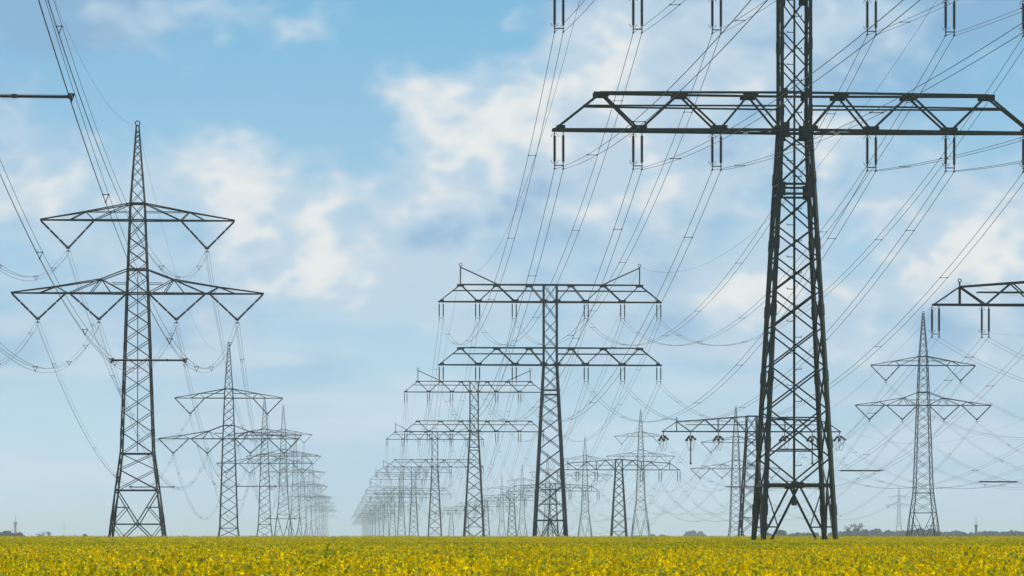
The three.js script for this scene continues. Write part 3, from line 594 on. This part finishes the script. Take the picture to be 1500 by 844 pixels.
  // slender towers on the horizon
  function mast(px, y0, widthPx, d, dark, label) {
    const x = (px - CX) / FOCAL * d, g = ground(d), top = EYE + (HORIZON - y0) / FOCAL * d - g, w = widthPx / FOCAL * d, mat = dark ? std(0.08, 0.08, 0.085, 0.8) : std(0.42, 0.43, 0.45, 0.8);
    const root = new THREE.Group(); root.name = numbered(dark ? 'chimney' : 'observation_tower'); root.position.set(x, g, -d); tag(root, label, 'tower');
    const shaft = new THREE.Mesh(new THREE.CylinderGeometry(w * 0.42, w * 0.55, top * 0.72 + 1, 12), mat); shaft.name = 'shaft'; shaft.position.y = top * 0.36 - 0.5; root.add(shaft);
    const head = new THREE.Mesh(new THREE.CylinderGeometry(w * 0.62, w * 0.5, top * 0.07, 12), mat); head.name = 'head'; head.position.y = top * 0.745; root.add(head);
    const an = new THREE.Mesh(new THREE.CylinderGeometry(w * 0.06, w * 0.16, top * 0.24, 6), mat); an.name = 'antenna'; an.position.y = top * 0.88; root.add(an);
    shade(root); scene.add(root);
  }
  mast(22.5, 754, 5, 3000, false, 'pale slender tower with an antenna far behind the field');
  mast(1430, 758, 4, 2300, true, 'dark slim chimney with a thin top among the right-hand trees');
}

// ---------------------------------------------------------------- the rape field
{
  const r = rng(2024);
  // one tuft: several stems, each with a raceme of small yellow flowers over green buds and leaves
  function tuft(seed, stems, perHead) {
    const q = rng(seed), pos = [], nor = [], col = [];
    const quad = (c, e1, e2, s, colr) => { const n = e1.clone().cross(e2); for (const [a, b] of [[-1, -1], [1, -1], [1, 1], [-1, -1], [1, 1], [-1, 1]]) { pos.push(c.x + (e1.x * a + e2.x * b) * s, c.y + (e1.y * a + e2.y * b) * s, c.z + (e1.z * a + e2.z * b) * s); nor.push(n.x, n.y, n.z); col.push(...colr); } };
    for (let i = 0; i < stems; i++) {
      const a = q() * PI2, R = 0.30 * Math.sqrt(q()), bx = Math.cos(a) * R, bz = Math.sin(a) * R, h = 1.0 + q() * 0.32, lean = V((q() - 0.5) * 0.16, 0, (q() - 0.5) * 0.16);
      const g = 0.8 + q() * 0.5; const green = [0.072 * g, 0.100 * g, 0.010 * g];
      for (const [ux, uz] of [[1, 0], [0, 1]]) { const w = 0.008; const P = [V(bx - ux * w, 0, bz - uz * w), V(bx + ux * w, 0, bz + uz * w), V(bx + lean.x, h, bz + lean.z)]; for (const p of P) { pos.push(p.x, p.y, p.z); nor.push(uz, 0, ux); col.push(...green); } }
      const heads = 1 + (q() * 2.4 | 0);
      for (let k = 0; k < heads; k++) {
        const hx = bx + lean.x + (k ? (q() - 0.5) * 0.26 : 0), hz = bz + lean.z + (k ? (q() - 0.5) * 0.26 : 0), hy = h - (k ? q() * 0.16 : 0), hh = 0.09 + q() * 0.10, y = 0.85 + q() * 0.3;
        for (let f = 0; f < perHead; f++) {
          const t = q(), aa = q() * PI2, rr = (0.055 - 0.03 * t) * (0.5 + 0.5 * q()), e1 = V(q() - 0.5, (q() - 0.5) * 0.7, q() - 0.5).normalize(), e2 = V(q() - 0.5, q() - 0.5, q() - 0.5).cross(e1).normalize(), v = 0.85 + q() * 0.3;
          quad(V(hx + Math.cos(aa) * rr, hy - hh + t * hh * 1.2, hz + Math.sin(aa) * rr), e1, e2, 0.009 + q() * 0.009, t > 0.9 ? [0.30 * v, 0.34 * v, 0.03] : [0.75 * y * v, 0.575 * y * v, 0.0015]);
        }
      }
      for (let k = 0; k < 5; k++) { const e1 = V(q() - 0.5, (q() - 0.5) * 0.8, q() - 0.5).normalize(), e2 = V(q() - 0.5, q() - 0.5, q() - 0.5).cross(e1).normalize(); quad(V(bx + (q() - 0.5) * 0.2, h * (0.5 + 0.34 * q()), bz + (q() - 0.5) * 0.2), e1, e2, 0.014 + q() * 0.018, green); }
    }
    const g = new THREE.BufferGeometry(); g.setAttribute('position', new THREE.Float32BufferAttribute(pos, 3)); g.setAttribute('normal', new THREE.Float32BufferAttribute(nor, 3)); g.setAttribute('color', new THREE.Float32BufferAttribute(col, 3)); return g;
  }
  const mat = new THREE.MeshPhysicalMaterial({ vertexColors: true, roughness: 1, specularIntensity: 0.05, transmission: 0.3, thickness: 0, side: THREE.DoubleSide });
  const variants = [[11, 10, 17], [12, 9, 18], [13, 11, 16], [14, 10, 17]].map((v) => tuft(...v)), places = variants.map(() => []);
  const put = (d0, d1, density, sc) => {
    const area = (d1 - d0) * ((d0 + d1) / 2 * 0.36 + 8), N = Math.round(area * density);
    for (let i = 0; i < N; i++) {
      const d = Math.sqrt(mix(d0 * d0, d1 * d1, r())), half = d * 0.18 + 4, x = (r() * 2 - 1) * half;
      const patch = fbm(x / 9, d / 14, 7, 3), fine = fbm(x / 1.6, d / 2.2, 2, 2);
      // the tramline across the field, where plants are lower and still green
      const wander = 142 + 14 * fbm(x / 30, 1.5, 4, 2), line = Math.exp(-Math.pow((d - wander) / 27, 2)) * (0.55 + 0.45 * smooth(-0.25, 0.2, fbm(x / 12, d / 30, 21, 2) + (x / d) * 1.2));
      const green = Math.min(1, Math.max(0, line * 0.85 + 0.14 * smooth(150, 220, d) + smooth(0.08, 0.38, patch) * 0.34 + smooth(0.10, 0.40, fine) * 0.22 + (r() < 0.04 ? 0.5 : 0)));
      if (r() < green * 0.12) continue;
      const s = sc * (0.85 + r() * 0.3), hgt = (0.97 + 0.12 * patch + 0.14 * fine + (r() - 0.5) * 0.14 + Math.pow(r(), 6) * (d > 280 ? 0.26 : 0.17)) * (1 - 0.13 * line);
      const b = 0.85 + r() * 0.3;
      places[r() * 4 | 0].push([x, ground(d) - 0.03, -d, r() * PI2, s, hgt, b * mix(1, 0.30, green), b * mix(1, 0.54, green), mix(1, 0.9, green)]);
    }
  };
  put(24, 60, 30, 0.8); put(60, 110, 18, 0.95); put(110, 200, 11, 1.15); put(200, 404, 5.5, 1.5);
  const crop = new THREE.Group(); crop.name = 'rape_field'; tag(crop, 'wide field of rape in yellow flower at the feet of the pylons', 'crop', undefined, 'stuff');
  const mm = new THREE.Matrix4(), qq = new THREE.Quaternion(), c = new THREE.Color();
  variants.forEach((g, k) => {
    const im = new THREE.InstancedMesh(g, mat, places[k].length); im.name = 'flowering_plants'; im.userData.kind = 'stuff';
    places[k].forEach((p, i) => { qq.setFromAxisAngle(UP, p[3]); mm.compose(V(p[0], p[1], p[2]), qq, V(p[4], p[5], p[4])); im.setMatrixAt(i, mm); im.setColorAt(i, c.setRGB(p[6], p[7], p[8])); });
    im.castShadow = im.receiveShadow = true; crop.add(im);
  });
  scene.add(crop);
  console.log('tufts', places.map((p) => p.length).join(' '));
}

renderer.render(scene, camera);
